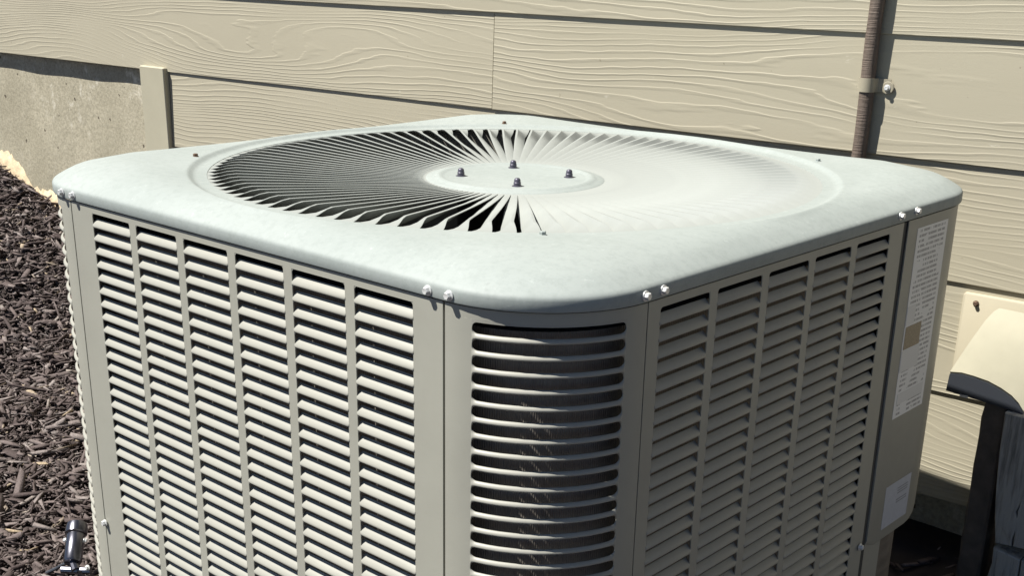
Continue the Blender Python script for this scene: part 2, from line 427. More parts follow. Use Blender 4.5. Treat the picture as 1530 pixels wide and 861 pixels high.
# --- top cover
AC_, RC_ = 0.4224, 0.1180
rings = []
def oring(off, z): rings.append([(*rsq_ray(f, AC_ - off, RC_ - off), U + z) for f in PH])
def cring(r, z): rings.append([(r*math.cos(f), r*math.sin(f), U + z) for f in PH])
oring(0.0022, 0.004); oring(0.0022, 0.0004); oring(0.0014, 0.0001); oring(0.0004, 0.0006); oring(0.0, 0.0016); oring(0.0, 0.0096)
for d, z in ((0.0005, 0.0117), (0.0016, 0.0134), (0.0040, 0.0152), (0.0090, 0.0180), (0.0150, 0.0212), (0.0210, 0.0241), (0.0265, 0.0262)): oring(d, z)
oring_last = rings[-1]
for w_ in (0.3, 0.65):                           # gently crowned corners between the bend and the fan ring
    rings.append([(p_[0]*(1-w_) + 0.389*math.cos(f)*w_, p_[1]*(1-w_) + 0.389*math.sin(f)*w_,
                   U + 0.0262*(1-w_) + 0.0298*w_ + 0.0062*min(1, max(0, (math.hypot(p_[0], p_[1]) - 0.40)/0.11))) for p_, f in zip(oring_last, PH)])
for r, z in ((0.3895, 0.0299), (0.3872, 0.0301), (0.3852, 0.0297), (0.3832, 0.0286), (0.3805, 0.0270), (0.3785, 0.0262), (0.375, 0.0258), (0.3640, 0.0258), (0.3636, 0.0246)): cring(r, z)
mb = MB(); mb.loft(rings); cap = mb.build('top_cover', M['cap'], ac, smooth=35)
# --- fan guard: hub plate, vanes
guard = empty('fan_guard', (0, 0, U)); guard.parent = ac
HZ = 0.0152
mb = MB(); prof = [(0.1085, HZ-0.002), (0.1085, HZ-0.0003), (0.107, HZ+0.0006), (0.101, HZ+0.0008), (0.098, HZ+0.0022), (0.0945, HZ+0.0034), (0.091, HZ+0.0034), (0.088, HZ+0.0022), (0.085, HZ+0.0016), (0.03, HZ+0.0012), (0.004, HZ+0.0012)]
mb.lathe(prof, 72, cap0=False); mb.build('hub_plate', M['cap'], guard, smooth=30)
NV = 98; R0, R1 = 0.1065, 0.3648
mb = MB(); th = 0.0006
stations = [0, .012, .03, .06, .12, .25, .45, .62, .74, .82, .87, .91, .94, .965, .985, 1.0]
rings = []
for f in stations:
    r = R0 + (R1 - R0)*f
    w = 2*PI*r/NV*0.97
    e0 = min(1, f/0.04); e1 = min(1, (1 - f)/0.15)
    e = (e0*e0*(3-2*e0))*(e1*e1*(3-2*e1))
    tau = math.radians(7 + 49*f**0.9)*e
    zc = HZ + (0.0256 - HZ)*f - 0.0008
    hw = w/2*(1 - 0.28*f*e)
    dy, dz = hw*math.cos(tau), hw*math.sin(tau); ny_, nz_ = -math.sin(tau)*th, math.cos(tau)*th
    y_s = 0.0
    hm = 0.0024*e
    rings.append([(r, -dy, zc - dz), (r, dy, zc + dz - th*.5), (r, dy + hm, zc + dz - th*.5), (r, dy + hm, zc + dz + th*.6), (r, dy + ny_, zc + dz + th*.6), (r, -dy + ny_, zc - dz + nz_)])
mb.loft(rings, True, True, True); vme = mb.mesh('vane', M['vane'], 40)
for i in range(NV):
    link('vane', vme, guard, rot=(random.uniform(-.006, .006), 0, 2*PI*(i + 0.5)/NV))
# acorn nuts
mb = MB(); mb.lathe([(0.0074, 0), (0.0074, 0.0010), (0.0054, 0.0013)], 18)
mb.lathe([(0.0052, 0.0012), (0.0052, 0.0054), (0.0046, 0.0060), (0.0046, 0.0082), (0.0039, 0.0102), (0.0025, 0.0114), (0.0008, 0.0118)], 12)
nme = mb.mesh('acorn_nut', M['nut'], 40)
for i in range(4):
    an = 3.9116 + i*PI/2; o = link('acorn_nut', nme, guard, (0.0658*math.cos(an), 0.0658*math.sin(an), HZ + 0.0012), (0, 0, i)); o.scale = (.86, .86, .86)
# --- screws
def screw_mesh(nm, r, mat):
    m_ = MB(); m_.lathe([(r*1.35, 0), (r*1.35, r*0.28), (r*1.0, r*0.40)], 16)
    m_.lathe([(r, r*0.3), (r, r*1.15), (r*0.82, r*1.38), (r*0.2, r*1.30)], 6)
    return m_.mesh(nm, mat, 25)
sme = screw_mesh('screw', 0.0034, M['zinc']); smr = screw_mesh('screw', 0.0030, M['rust']); smt = screw_mesh('screw', 0.0032, M['cap'])
def put_screw(me, loc, nrm, parent):
    q = Vector(nrm).to_track_quat('Z', 'Y').to_euler(); o = link('screw', me, parent, loc, q); return o
for x, z in ((-0.312, 0.0072), (-0.288, 0.0068), (0.283, 0.0058), (0.308, 0.0062)): put_screw(sme, (x, -AC_ + 0.0001, U + z), (0, -1, 0), ac)
for y, z in ((-0.308, 0.0066), (-0.283, 0.0070), (0.163, 0.0088), (0.203, 0.0092)): put_screw(sme, (AC_ - 0.0001, y, U + z), (1, 0, 0), ac)
put_screw(sme, (-0.297, -A - 0.0015, U - 0.404), (0, -1, 0), ac)
put_screw(sme, (0.4215, 0.171, U - 0.399), (1, 0, 0), ac)
for an, r, me in ((-141.3, 0.3935, smr), (53.4, 0.3935, smt), (134.4, 0.3935, smr), (-44.4, 0.3935, smt)):
    an = math.radians(an); put_screw(me, (r*math.cos(an), r*math.sin(an), U + 0.0296), (0, 0, 1), ac)

# --- louvered panels
WS, GP, PIT, ZS = 0.0756, 0.0127, 0.0153, -0.0090
NROW = 37; ZBOT = ZS - NROW*PIT
def blade_mb():
    # local frame: x along the slot (0..WS), y outward negative, z up; z=0 at the lower edge
    m_ = MB()
    prof = [(-0.0006, -0.0003), (-0.0011, 0.0003), (-0.0010, 0.0012), (-0.0006, 0.0027), (0.0019, 0.0054), (0.0050, 0.0085)]
    t_ = 0.0007
    back = [(y + t_, z - t_*0.5) for y, z in reversed(prof)]
    back[-1] = (0.0002, -0.0003)
    ring = prof + back
    m_.loft([[(x, y*k if y < 0 else y, z) for y, z in ring] for x, k in ((-0.0004, 0.3), (0.0012, 1.0), (WS - 0.0012, 1.0), (WS + 0.0004, 0.3))], True, True, True)
    # rounded corners of the opening below this blade
    r = 0.0042
    for sx, x0 in ((1, 0.0), (-1, WS)):
        pts = [(x0, 0.0004, 0.0)] + [(x0 + sx*(r - r*math.sin(a_)), 0.0004, -(r - r*math.cos(a_))) for a_ in (0, .4, .8, 1.2, PI/2)]
        pts = [(x0, 0.0004, 0.0006), (x0 + sx*r, 0.0004, 0.0006)] + pts[1:]
        idx = tuple(range(len(pts))); m_.add(pts, [idx if sx < 0 else tuple(reversed(idx))])
    return m_
bme = blade_mb().mesh('louver', M['blade'], 50)
bv = [tuple(v.co) for v in bme.vertices]; bf = [tuple(p_.vertices) for p_ in bme.polygons]
def louver_panel(name, ncol, s0, lo, hi, rz, off, vis):
    """panel in a local frame: x along the panel, outward = -y. vis(col,row) -> own object"""
    P = empty(name, (0, 0, U), rz); P.parent = ac
    y0, y1 = off, off + 0.0011
    m_ = MB()
    m_.box(lo, hi, y0, y1, ZS, -0.0012)
    m_.box(lo, hi, y0, y1, -0.615, ZBOT)
    e = [lo] + [q for c_ in range(ncol) for q in (s0 + c_*(WS+GP), s0 + c_*(WS+GP) + WS)] + [hi]
    for i in range(0, len(e), 2): m_.box(e[i], e[i+1], y0, y1, ZBOT, ZS)
    # folded edges
    m_.box(lo, lo + 0.001, y1, y1 + 0.012, -0.615, -0.0013); m_.box(hi - 0.001, hi, y1, y1 + 0.012, -0.615, -0.0013)
    m_.build('panel_sheet', M['panel'], P)
    st = MB()
    # first opening: rounded top corners belong to the sheet row above row 0
    for c_ in range(ncol):
        xc = s0 + c_*(WS+GP); r = 0.0042
        for sx, x0 in ((1, xc), (-1, xc + WS)):
            pts = [(x0, y0 + .0003, ZS + .0005), (x0 + sx*r, y0 + .0003, ZS + .0005)] + [(x0 + sx*(r - r*math.sin(a_)), y0 + .0003, ZS - (r - r*math.cos(a_))) for a_ in (0, .4, .8, 1.2, PI/2)]
            idx = tuple(range(len(pts))); st.add(pts, [idx if sx < 0 else tuple(reversed(idx))])
    for c_ in range(ncol):
        for k in range(NROW):
            x = s0 + c_*(WS+GP); z = ZS - (k+1)*PIT
            if vis(c_, k): link('louver', bme, P, (x, y0, z))
            else: st.add([(v[0]+x, v[1]+y0, v[2]+z) for v in bv], bf)
    o = st.build('louver_rows', M['blade'], P, smooth=50); o['kind'] = 'stuff'
    return P
fvis = lambda c_, k: (ZS - k*PIT) > (-0.47 + 0.0445*c_)
rvis = lambda c_, k: (ZS - k*PIT) > (-0.262 - 0.033*c_)
louver_panel('front_louver_panel', 6, -0.2553, -A + C + 0.0016, A - C - 0.0022, 0, -A, fvis)
louver_panel('side_louver_panel', 5, -0.2813, -A + C + 0.001, 0.180, PI/2, -A, rvis)
never = lambda c_, k: False
louver_panel('back_louver_panel', 6, -0.2612, -A + C + 0.001, A - C - 0.001, PI, -A, never)
louver_panel('far_louver_panel', 6, -0.2612, -A + C + 0.001, A - C - 0.001, -PI/2, -A, never)

# --- slotted round corner posts
CP, CZ0 = 0.01465, -0.0106; SH = 0.0050          # pitch, first slot top, slot half height
NB = 40
def corner_post(rz, a0, a1, nvis):
    P = empty('corner_post', (0, 0, U), rz); P.parent = ac
    cx, cy = A - C, -A + C                        # post at +x,-y; angle 0 faces -y, 90 faces +x
    def pt(al, rad, z): return (cx + rad*math.sin(al), cy - rad*math.cos(al), z)
    zb = CZ0 - NB*CP
    m_ = MB()
    def sheet(al0, al1, z0, z1, n):
        for z_lo, z_hi in ((z0, z1),):
            rings = []
            for i in range(n + 1):
                al = al0 + (al1 - al0)*i/n
                rings.append([pt(al, C, z_lo), pt(al, C, z_hi), pt(al, C - .0012, z_hi), pt(al, C - .0012, z_lo)])
            m_.loft(rings, True, True, True)
    g0 = 0.004
    sheet(g0, PI/2 - g0, CZ0, -0.0012, 22); sheet(g0, PI/2 - g0, -0.615, zb - 0.0001, 22)
    sheet(g0, a0, zb, CZ0, 5); sheet(a1, PI/2 - g0, zb, CZ0, 5)
    for al, sg in ((g0, 1), (PI/2 - g0, -1)):
        m_.loft([[pt(al, C - .0012, z), pt(al + sg*.010, C - .0012, z), pt(al + sg*.010, C - .016, z), pt(al, C - .016, z)] for z in (-0.615, -0.0013)], True, True, True)
    m_.build('post_sheet', M['panel'], P, smooth=30)
    # bar between two slots
    L = (a1 - a0)*C; us = [0, .0006, .0014, .0026, .0043, .007]; us = us + [L*q for q in (.12, .2, .3, .4, .5, .6, .7, .8, .88)] + [L - u for u in reversed(us)]
    bar = MB(); rings = []
    for u in us:
        e = min(u, L - u); sl = SH if e >= SH else math.sqrt(max(0, SH*SH - (SH - e)**2))
        hb = CP/2 - sl; k = sl/SH; al = a0 + u/C
        bulge = 0.0013*k
        rings.append([pt(al, C - .0010, -hb), pt(al, C - .0002*k, -hb), pt(al, C + .0010*k, -hb*.72), pt(al, C + .0012*k, -hb*.25), pt(al, C + .0005*k, hb*.35), pt(al, C - .0006*k, hb*.80), pt(al, C - .0013*k, hb), pt(al, C - .0013*k - .0006, hb*.9)])
    bar.loft(rings, True, True, True); bme_ = bar.mesh('slot_bar', M['blade'], 60)
    vv = [tuple(v.co) for v in bme_.vertices]; ff = [tuple(p_.vertices) for p_ in bme_.polygons]
    st = MB()
    for k in range(NB - 1):
        z = CZ0 - (k + 1)*CP
        if k < nvis: link('slot_bar', bme_, P, (0, 0, z))
        else: st.add([(a_, b_, c_ + z) for a_, b_, c_ in vv], ff)
    # closing half bars at top and bottom of the run
    for z in (CZ0, zb):
        lo_, hi_ = (-1, 0) if z == CZ0 else (0, 1)
        rings = []
        for u in us:
            e = min(u, L - u); sl = SH if e >= SH else math.sqrt(max(0, SH*SH - (SH - e)**2)); hb = CP/2 - sl; al = a0 + u/C
            z_lo, z_hi = (z - hb, z) if lo_ else (z, z + hb)
            rings.append([pt(al, C, z_lo), pt(al, C, z_hi), pt(al, C - .001, z_hi), pt(al, C - .001, z_lo)])
        st.loft(rings, True, True, True)
    o = st.build('slot_bar_rows', M['blade'], P, smooth=60); o['kind'] = 'stuff'
    return P
corner_post(0, math.radians(13.5), math.radians(78), 18)
corner_post(-PI/2, math.radians(13.5), math.radians(76.5), 36)
corner_post(PI, math.radians(13.5), math.radians(76.5), 0)

# --- control box cover on the far right corner
def arc_path(a_, R, n=14):
    # path on the +x / +y corner from the +x face round to the +y face
    return [(a_ - R + R*math.cos(q), a_ - R + R*math.sin(q)) for q in [PI/2*i/n for i in range(n + 1)]]
cover = empty('control_cover', (0, 0, U)); cover.parent = ac
AO = 0.4206
path = [(AO, 0.1915), (AO, 0.215), (AO, 0.25), (AO, 0.285)] + arc_path(AO, 0.1206) + [(0.285, AO), (0.25, AO), (0.21, AO)]
def low_z(x, y):
    # rounded lower corner where the cover turns round the cabinet
    if y > 0.30:
        k = min(1, (y - 0.30)/0.06); return -0.4135 + 0.022*k*k
    if y < 0.206: return -0.4135 + 0.010*((0.206 - y)/0.0145)**2
    return -0.4135
mb = MB(); top = -0.0012
nrm = []
for i in range(len(path)):
    p0 = Vector(path[max(0, i-1)]); p1 = Vector(path[min(len(path)-1, i+1)]); d = (p1 - p0).normalized(); nrm.append(Vector((d.y, -d.x)))
rings = []
for (x, y), n_ in zip(path, nrm):
    lz = low_z(x, y); inx, iny = x - n_.x*0.0012, y - n_.y*0.0012; bx_, by_ = x - n_.x*0.004, y - n_.y*0.004
    rings.append([(x, y, top), (x, y, lz + .004), (x - n_.x*.0012, y - n_.y*.0012, lz + .001), (bx_, by_, lz), (bx_ - n_.x*.012, by_ - n_.y*.012, lz), (bx_ - n_.x*.012, by_ - n_.y*.012, lz + .001), (inx - n_.x*.003, iny - n_.y*.003, lz + .002), (inx, iny, top)])
mb.loft(rings, True, True, True); mb.build('cover_sheet', M['panel'], cover, smooth=35)
mb = MB(); mb.box(0.405, 0.4186, 0.1801, 0.1914, -0.615, -0.002); mb.build('gap_shade_strip', M['groove_shade'], cover)  # dark strip set in the open groove, its shade put into the colour
# lower post that shows below the cover, and the recess behind
mb = MB(); mb.box(0.4160, 0.4180, 0.1918, 0.237, -0.615, -0.402); mb.box(0.395, 0.4160, 0.2355, 0.237, -0.615, -0.402); mb.build('lower_post', M['panel'], cover)
# rating sheet and small sheet (each a flat sticker 0.3 mm proud), local x across, y along
def sticker(name, y0, y1, z0, z1, mat, parent, proud=0.0003):
    w, h = (y1 - y0)/2, (z1 - z0)/2
    m_ = MB(); m_.add([(-w, -h, 0), (w, -h, 0), (w, h, 0), (-w, h, 0), (-w, -h, -.0002), (w, -h, -.0002), (w, h, -.0002), (-w, h, -.0002)],
                      [(0, 1, 2, 3), (0, 4, 5, 1), (1, 5, 6, 2), (2, 6, 7, 3), (3, 7, 4, 0)])
    return m_.build(name, mat, parent, (AO + proud, (y0 + y1)/2, (z0 + z1)/2), (PI/2, 0, PI/2))
rs = sticker('rating_label', 0.2165, 0.2985, -0.2460, -0.0130, M['sheet'], cover); rs['label'] = 'long white rating label of small grey print'
def onlabel(name, y0, y1, z0, z1, mat): return sticker(name, y0, y1, z0, z1, mat, cover, 0.0006)
onlabel('printed_box', 0.220, 0.262, -0.1590, -0.1310, M['brownprint']); onlabel('blank_field', 0.2175, 0.266, -0.1870, -0.1605, M['blankprint'])
onlabel('blank_field', 0.2175, 0.240, -0.1290, -0.1060, M['blankprint']); onlabel('blank_field', 0.222, 0.292, -0.2290, -0.2150, M['blankprint'])
ss = sticker('caution_label', 0.2275, 0.2980, -0.3970, -0.3390, M['smallsheet'], cover); ss['label'] = 'small pale blue grey notice label'
for z in (-0.350, -0.3535, -0.357, -0.366, -0.3695): onlabel('print_line', 0.262, 0.290, z - .0007, z + .0007, M['ink'])

# --- inside: coil, shroud, fan, motor, base pan
CI = 0.400; RI = 0.100
PHc = phis(14, 10, CI, RI)
mb = MB(); mb.loft([[(*rsq_ray(f, CI, RI), U + z) for f in PHc] for z in (-0.60, -0.022)] + [[(*rsq_ray(f, CI - .03, RI - .03), U + z) for f in PHc] for z in (-0.022, -0.60)])
mb.build('coil', M['coil'], ac, smooth=40)
mb = MB(); mb.loft([[(*rsq_ray(f, 0.4175, 0.1175), z) for f in PHc] for z in (0.0, 0.012)], True, True, True); mb.build('base_pan', M['panel'], ac)
mb = MB(); mb.lathe([(0.3690, U + 0.0243), (0.358, U + 0.010), (0.356, U - 0.13), (0.345, U - 0.13)], 96, cap0=False, cap1=False); mb.build('fan_shroud', M['shroud'], ac, smooth=40)
rings = [[(*rsq_ray(f, 0.410, 0.11), U - 0.0195) for f in PHc], [(0.360*math.cos(f), 0.360*math.sin(f), U - 0.0195) for f in PHc]]
mb = MB(); mb.loft(rings); mb.build('shroud_deck', M['inside'], ac)
fan = empty('fan', (0, 0, U - 0.085), 0.5); fan.parent = ac
mb = MB(); mb.lathe([(0.05, -0.02), (0.05, 0.02), (0.03, 0.024)], 24); mb.build('fan_hub', M['fan'], fan, smooth=30)
mb = MB(); n1, n2 = 8, 8; rr2 = []
for i in range(n1 + 1):
    r = 0.045 + 0.295*i/n1; sp = 0.42 + 0.14*i/n1
    rr2.append([(r*math.cos(sp*(j/n2 - .5) + .12*i/n1), r*math.sin(sp*(j/n2 - .5) + .12*i/n1), (j/n2 - .5)*0.075*(0.6 + .4*i/n1) + .01*math.sin(PI*j/n2)) for j in range(n2 + 1)])
lo_ = [[(x, y, z - .0015) for x, y, z in r_] for r_ in rr2]
mb.loft([a_ + list(reversed(b_)) for a_, b_ in zip(rr2, lo_)], True, True, True); fb = mb.mesh('fan_blade', M['fan'], 40)
for i in range(4): link('fan_blade', fb, fan, (0, 0, 0), (0, 0, i*PI/2))
mb = MB(); mb.lathe([(0.005, U + HZ + .001), (0.066, U + HZ - 0.001), (0.070, U - 0.005), (0.070, U - 0.062), (0.05, U - 0.066)], 32); mb.build('fan_motor', M['motor'], ac, smooth=30)

# ---------------------------------------------------------------- insulated pipe on the wall
pipe = empty('insulated_pipe', (0.1287*math.cos(TH), 0.65 + 0.1287*math.sin(TH), 0.05), TH)
tag(pipe, 'brown wrapped pipe running up the siding behind the air conditioner', 'pipe')
mb = MB(); rings = []
PR = 0.0107
for i in range(60):
    z = 0.0 + 1.9*i/59; wx = 0.0010*math.sin(z*9) + 0.0007*math.sin(z*31); wy = 0.0008*math.cos(z*12)
    rr_p = PR*(1 + 0.015*math.sin(z*77))
    rings.append([(wx + rr_p*math.cos(q), -0.0150 + wy + rr_p*math.sin(q), z) for q in [2*PI*j/20 for j in range(20)]])
mb.loft(rings, True, True, True); mb.build('pipe_tube', M['pipe'], pipe, smooth=60)
cl = empty('clamp', (0, 0, 0.098 + OZ - 0.05)); cl.parent = pipe
mb = MB(); rings = []
hw = 0.0100; ro = PR + 0.0010
pts = [(-ro - .0006, -0.006), ] + [(ro*math.cos(q), -0.0150 + ro*math.sin(q)) for q in [PI - 0.0 + (PI)*j/14 for j in range(15)]] + [(ro + .0006, -0.0105), (ro + .002, -0.0075), (ro + .005, -0.0062), (0.0330, -0.0062)]
inn = []
for i in range(len(pts)):
    p0 = Vector(pts[max(0, i-1)]); p1 = Vector(pts[min(len(pts)-1, i+1)]); d = (p1 - p0).normalized(); inn.append((pts[i][0] + d.y*0.0011, pts[i][1] - d.x*0.0011))
for (x, y), (x2, y2) in zip(pts, inn):
    k = 1.0 if x < ro + .003 else 0.95
    rings.append([(x, y, -hw*k), (x, y, hw*k), (x2, y2, hw*k), (x2, y2, -hw*k)])
mb.loft(rings, True, True, True); mb.build('strap', M['strap'], cl, smooth=40)
mb = MB(); mb.lathe([(0.0095, 0), (0.0095, 0.0012), (0.0085, 0.0018)], 20); o = mb.build('strap_tab', M['strap'], cl, (0.0290, -0.0060, -0.003), (PI/2, 0, 0), smooth=30)
put_screw(screw_mesh('screw', 0.0036, M['zinc']), (0.0285, -0.0078, -0.003), (0, -1, 0), cl)

# ---------------------------------------------------------------- mounting plate on the wall
HX = 0.31
hood = empty('wall_plate', (HX*math.cos(TH), 0.65 + HX*math.sin(TH), OZ - 0.36), TH)
tag(hood, 'tan mounting plate with rusty screw on the siding behind the cream post cap', 'wall plate')
hz = lambda z: z + 0.36
mb = MB()
def rrect(x0, x1, z0, z1, r, y):
    out = []
    for cx, cz, a0 in ((x1-r, z0+r, -PI/2), (x1-r, z1-r, 0), (x0+r, z1-r, PI/2), (x0+r, z0+r, PI)):
        for j in range(5):
            q = a0 + PI/2*j/4; out.append((cx + r*math.cos(q), y, cz + r*math.sin(q)))
    return out
mb.loft([rrect(0.004, 0.215, hz(-0.345), hz(-0.190), 0.004, 0.0), rrect(0.004, 0.215, hz(-0.345), hz(-0.190), 0.004, -0.0062), rrect(0.006, 0.213, hz(-0.343), hz(-0.192), 0.004, -0.0075)], True, True, True)
mb.build('flange_plate', M['flange'], hood, smooth=30)
put_screw(screw_mesh('screw', 0.0034, M['rust']), (0.0245, -0.0074, hz(-0.2035)), (0, -1, 0), hood)
put_screw(screw_mesh('screw', 0.0034, M['rust']), (0.195, -0.0074, hz(-0.2035)), (0, -1, 0), hood)
# ---------------------------------------------------------------- weathered post with a sloping cap
PX = 0.40
post = empty('weathered_post', ((PX + .0105)*math.cos(TH) + .02*math.sin(TH), 0.65 + (PX + .0105)*math.sin(TH) - .02*math.cos(TH), -0.01), TH)
tag(post, 'weathered grey split timber post with sloping cream cap and dark lip by the wall', 'post')
pz = lambda z: z + OZ + 0.01
def rough_block(name, x0, x1, y0, y1, z0, z1, mat, seed, jag=0.004, nz=14):
    r_ = random.Random(seed); m_ = MB(); rings = []
    for i in range(nz + 1):
        z = z0 + (z1 - z0)*i/nz; ins = 0.0015 if i in (0, nz) else 0.0
        def jt(): return r_.uniform(-jag, jag)
        rings.append([(x0+ins+jt(), y0+ins+.002, z+jt()), (x0+ins+.003+jt(), y0+ins+jt()*.5, z+jt()), ((x0+x1)/2+jt(), y0+ins+jt()*.7, z+jt()), (x1-ins-.003+jt(), y0+ins+jt()*.5, z+jt()), (x1-ins+jt(), y0+ins+.003, z+jt()), (x1-ins, y1-ins, z), (x0+ins, y1-ins, z)])
    m_.loft(rings, True, True, True)
    return m_.build(name, mat, post, smooth=25)
rough_block('dark_upright', -0.0185, 0.0155, -0.068, -0.013, 0.0, pz(-0.3235), M['timber_dark'], 3, 0.0008)
rough_block('cap_bearer', 0.016, 0.105, -0.068, -0.034, pz(-0.345), pz(-0.3255), M['timber_dark'], 4, 0.0006, 4)
def slab(outline, y0, y1, seed):
    r_ = random.Random(seed); m_ = MB(); n_ = len(outline)
    cx = sum(q[0] for q in outline)/n_; cz = sum(q[1] for q in outline)/n_
    jy = [r_.uniform(-.0008, .0008) for _ in outline]
    def ring(y, ins, jit): return [(x + (ins if x < cx else -ins), y + (jy[i] if jit else 0), pz(z + (ins if z < cz else -ins))) for i, (x, z) in enumerate(outline)]
    m_.loft([ring(y0, .0016, True), ring(y0 + .002, .0003, True), ring(y1, 0, False)], True, True, True)
    return m_.build('timber_block', M['timber'], post)
# sloping cap: front curve -> back edge, a thick shell with a dark lip in its mouth
OX = 0.4105                                      # local x of the post frame along the wall
fr_ = [(0.326, -0.297), (0.343, -0.2945), (0.360, -0.2955), (0.382, -0.2985), (0.401, -0.3045), (0.417, -0.3120), (0.428, -0.3205), (0.4365, -0.331)]
fr_ = [(x + .0125 - OX, z + .008) for x, z in fr_]
n = len(fr_); secs = []
bk = [(0.3555 + .020 + 0.105*i/(n-1) - OX, -0.2060 + .013 - 0.005*(i/(n-1))**2) for i in range(n)]
for f in (0, .06, .2, .4, .6, .8, .94, 1.0):
    inset = 0.006*max(0, (f - .85)/.15)**2        # rounded upper corner
    secs.append([(fr_[i][0]*(1-f) + bk[i][0]*f + (inset if i == 0 else 0), -0.070*(1-f) - 0.030*f - 0.001*math.sin(PI*f), pz(fr_[i][1]*(1-f) + bk[i][1]*f + 0.0025*math.sin(PI*f))) for i in range(n)])
inner = [[(x, y + .003, z - 0.0040) for x, y, z in s_] for s_ in secs]
mb = MB(); mb.loft([s_ + list(reversed(i_)) for s_, i_ in zip(secs, inner)], True, True, True)
mb.build('cap_shell', M['hood'], post, smooth=45)
upper = [(x + .0004, pz(z - 0.0030)) for x, z in fr_]
lower = [(0.3245 + .0125 - OX + (0.437 - 0.3245)*i/(n-1), pz(-0.3185 - 0.008*i/(n-1))) for i in range(n)]
lower[-1] = (lower[-1][0], min(lower[-1][1], upper[-1][1] - .002))
lip_rings = [[(x, y_, z) for x, z in upper] + [(x, y_, z) for x, z in reversed(lower)] for y_ in (-0.0712, -0.0690, -0.0500)]
mb = MB(); mb.loft(lip_rings, True, True, True)
mb.build('dark_lip', M['lip'], post, smooth=30)
mb = MB(); mb.box(0.3455 + .0125 - OX, 0.3575 + .0125 - OX, -0.0722, -0.0712, pz(-0.3225), pz(-0.3190)); mb.build('clip', M['zinc'], post)
CR = [(.0660, -.3275), (.0655, -.38), (.0670, -.415), (.0650, -.447), (.0590, -.462), (.0560, -.472), (.0605, -.484), (.0600, -.500), (.0570, -.515), (.0580, -.5270)]
slab([(.0165, -.3275), (.0180, -.39), (.0215, -.44), (.0270, -.49), (.0340, -.5290)] + [(x - .0006, z) for x, z in reversed(CR)], -.082, -.03, 5)
slab(list(reversed([(x + .0006, z) for x, z in reversed(CR)] [::-1])) + [(.0585, -.5270), (.1150, -.5240), (.1150, -.3275)], -.0805, -.03, 6)
slab([(.0335, -.5350), (.0350, -.560), (.0315, -.5840), (.0740, -.5880), (.0735, -.5420)], -.085, -.03, 7)
slab([(.0748, -.5420), (.0755, -.5880), (.1180, -.5860), (.1180, -.5390)], -.084, -.03, 8)
slab([(.0305, -.5855), (.0240, -.610), (.0200, -.670), (.0560, -.670), (.0570, -.5885)], -.087, -.03, 9)
slab([(.0580, -.5885), (.0575, -.670), (.1200, -.670), (.1200, -.5885)], -.086, -.03, 10)

# ---------------------------------------------------------------- garden spotlight
SP = Vector((-0.592, -0.3165, OZ - 0.573))
gzs = float(ground_z(SP.x, SP.y))
spot = empty('garden_spotlight', (SP.x, SP.y, gzs)); tag(spot, 'small black metal garden spotlight in the mulch beside the cabinet', 'garden light')
c0 = SP - spot.location
axis = Vector((-0.62, 0.536, 0.572)).normalized()
Rm = axis.to_track_quat('Z', 'Y').to_matrix()
mb = MB(); mb.lathe([(0.0120, -0.034), (0.0135, -0.031), (0.0138, 0.012), (0.0130, 0.0135)], 28, c0, Rm); mb.build('lamp_body', M['blackmetal'], spot, smooth=35)
mb = MB(); mb.lathe([(0.0142, 0.0135), (0.0162, 0.015), (0.0164, 0.024), (0.0150, 0.031), (0.0138, 0.032), (0.0132, 0.029)], 28, c0, Rm); mb.build('lamp_cowl', M['blackmetal'], spot, smooth=35)
mb = MB(); mb.lathe([(0.0132, 0.026), (0.006, 0.0275)], 24, c0, Rm); mb.build('lens', M['lens'], spot, smooth=35)
kn = screw_mesh('knob', 0.0032, M['zinc'])
side = Rm @ Vector((1, 0, 0)); fwd = Rm @ Vector((0, -1, 0))
for sg, dz in ((1, 0.004), (-1, 0.004)):
    d = (Vector((0.75, 0.66, 0)).normalized()*sg); loc = c0 + axis*dz + d*0.0135
    q = d.to_track_quat('Z', 'Y').to_euler(); link('knob', kn, spot, loc, q)
def tube(m_, p, q, r, n=10):
    d = (Vector(q) - Vector(p)); Rq = d.to_track_quat('Z', 'Y').to_matrix(); m_.lathe([(r, 0), (r, d.length)], n, Vector(p), Rq)
mb = MB(); foot = c0 - axis*0.034
tube(mb, foot + axis*.004, foot - axis*0.012 + Vector((.006, .004, 0)), 0.0065); tube(mb, foot - axis*.008 + Vector((-.012, -.010, -.004)), foot - axis*.008 + Vector((.022, .018, -.004)), 0.0058)
tube(mb, foot - axis*.010 + Vector((.010, .008, 0)), (foot.x + .012, foot.y + .010, -0.06), 0.0055); mb.build('bracket', M['blackmetal'], spot, smooth=35)
q = Vector((0.3, -0.9, 0.3)).to_track_quat('Z', 'Y').to_euler(); link('knob', kn, spot, foot - axis*.006 + Vector((.024, .012, .002)), q)
mb = MB(); pts_ = [foot + Vector((-.004, -.002, 0)), foot + Vector((-.016, -.006, -.006)), foot + Vector((-.030, -.010, -.016)), foot + Vector((-.045, -.02, -.026)), foot + Vector((-.06, -.03, -.06))]
for a_, b_ in zip(pts_, pts_[1:]): tube(mb, a_, b_, 0.0026, 8)
mb.build('cable', M['lip'], spot, smooth=40)

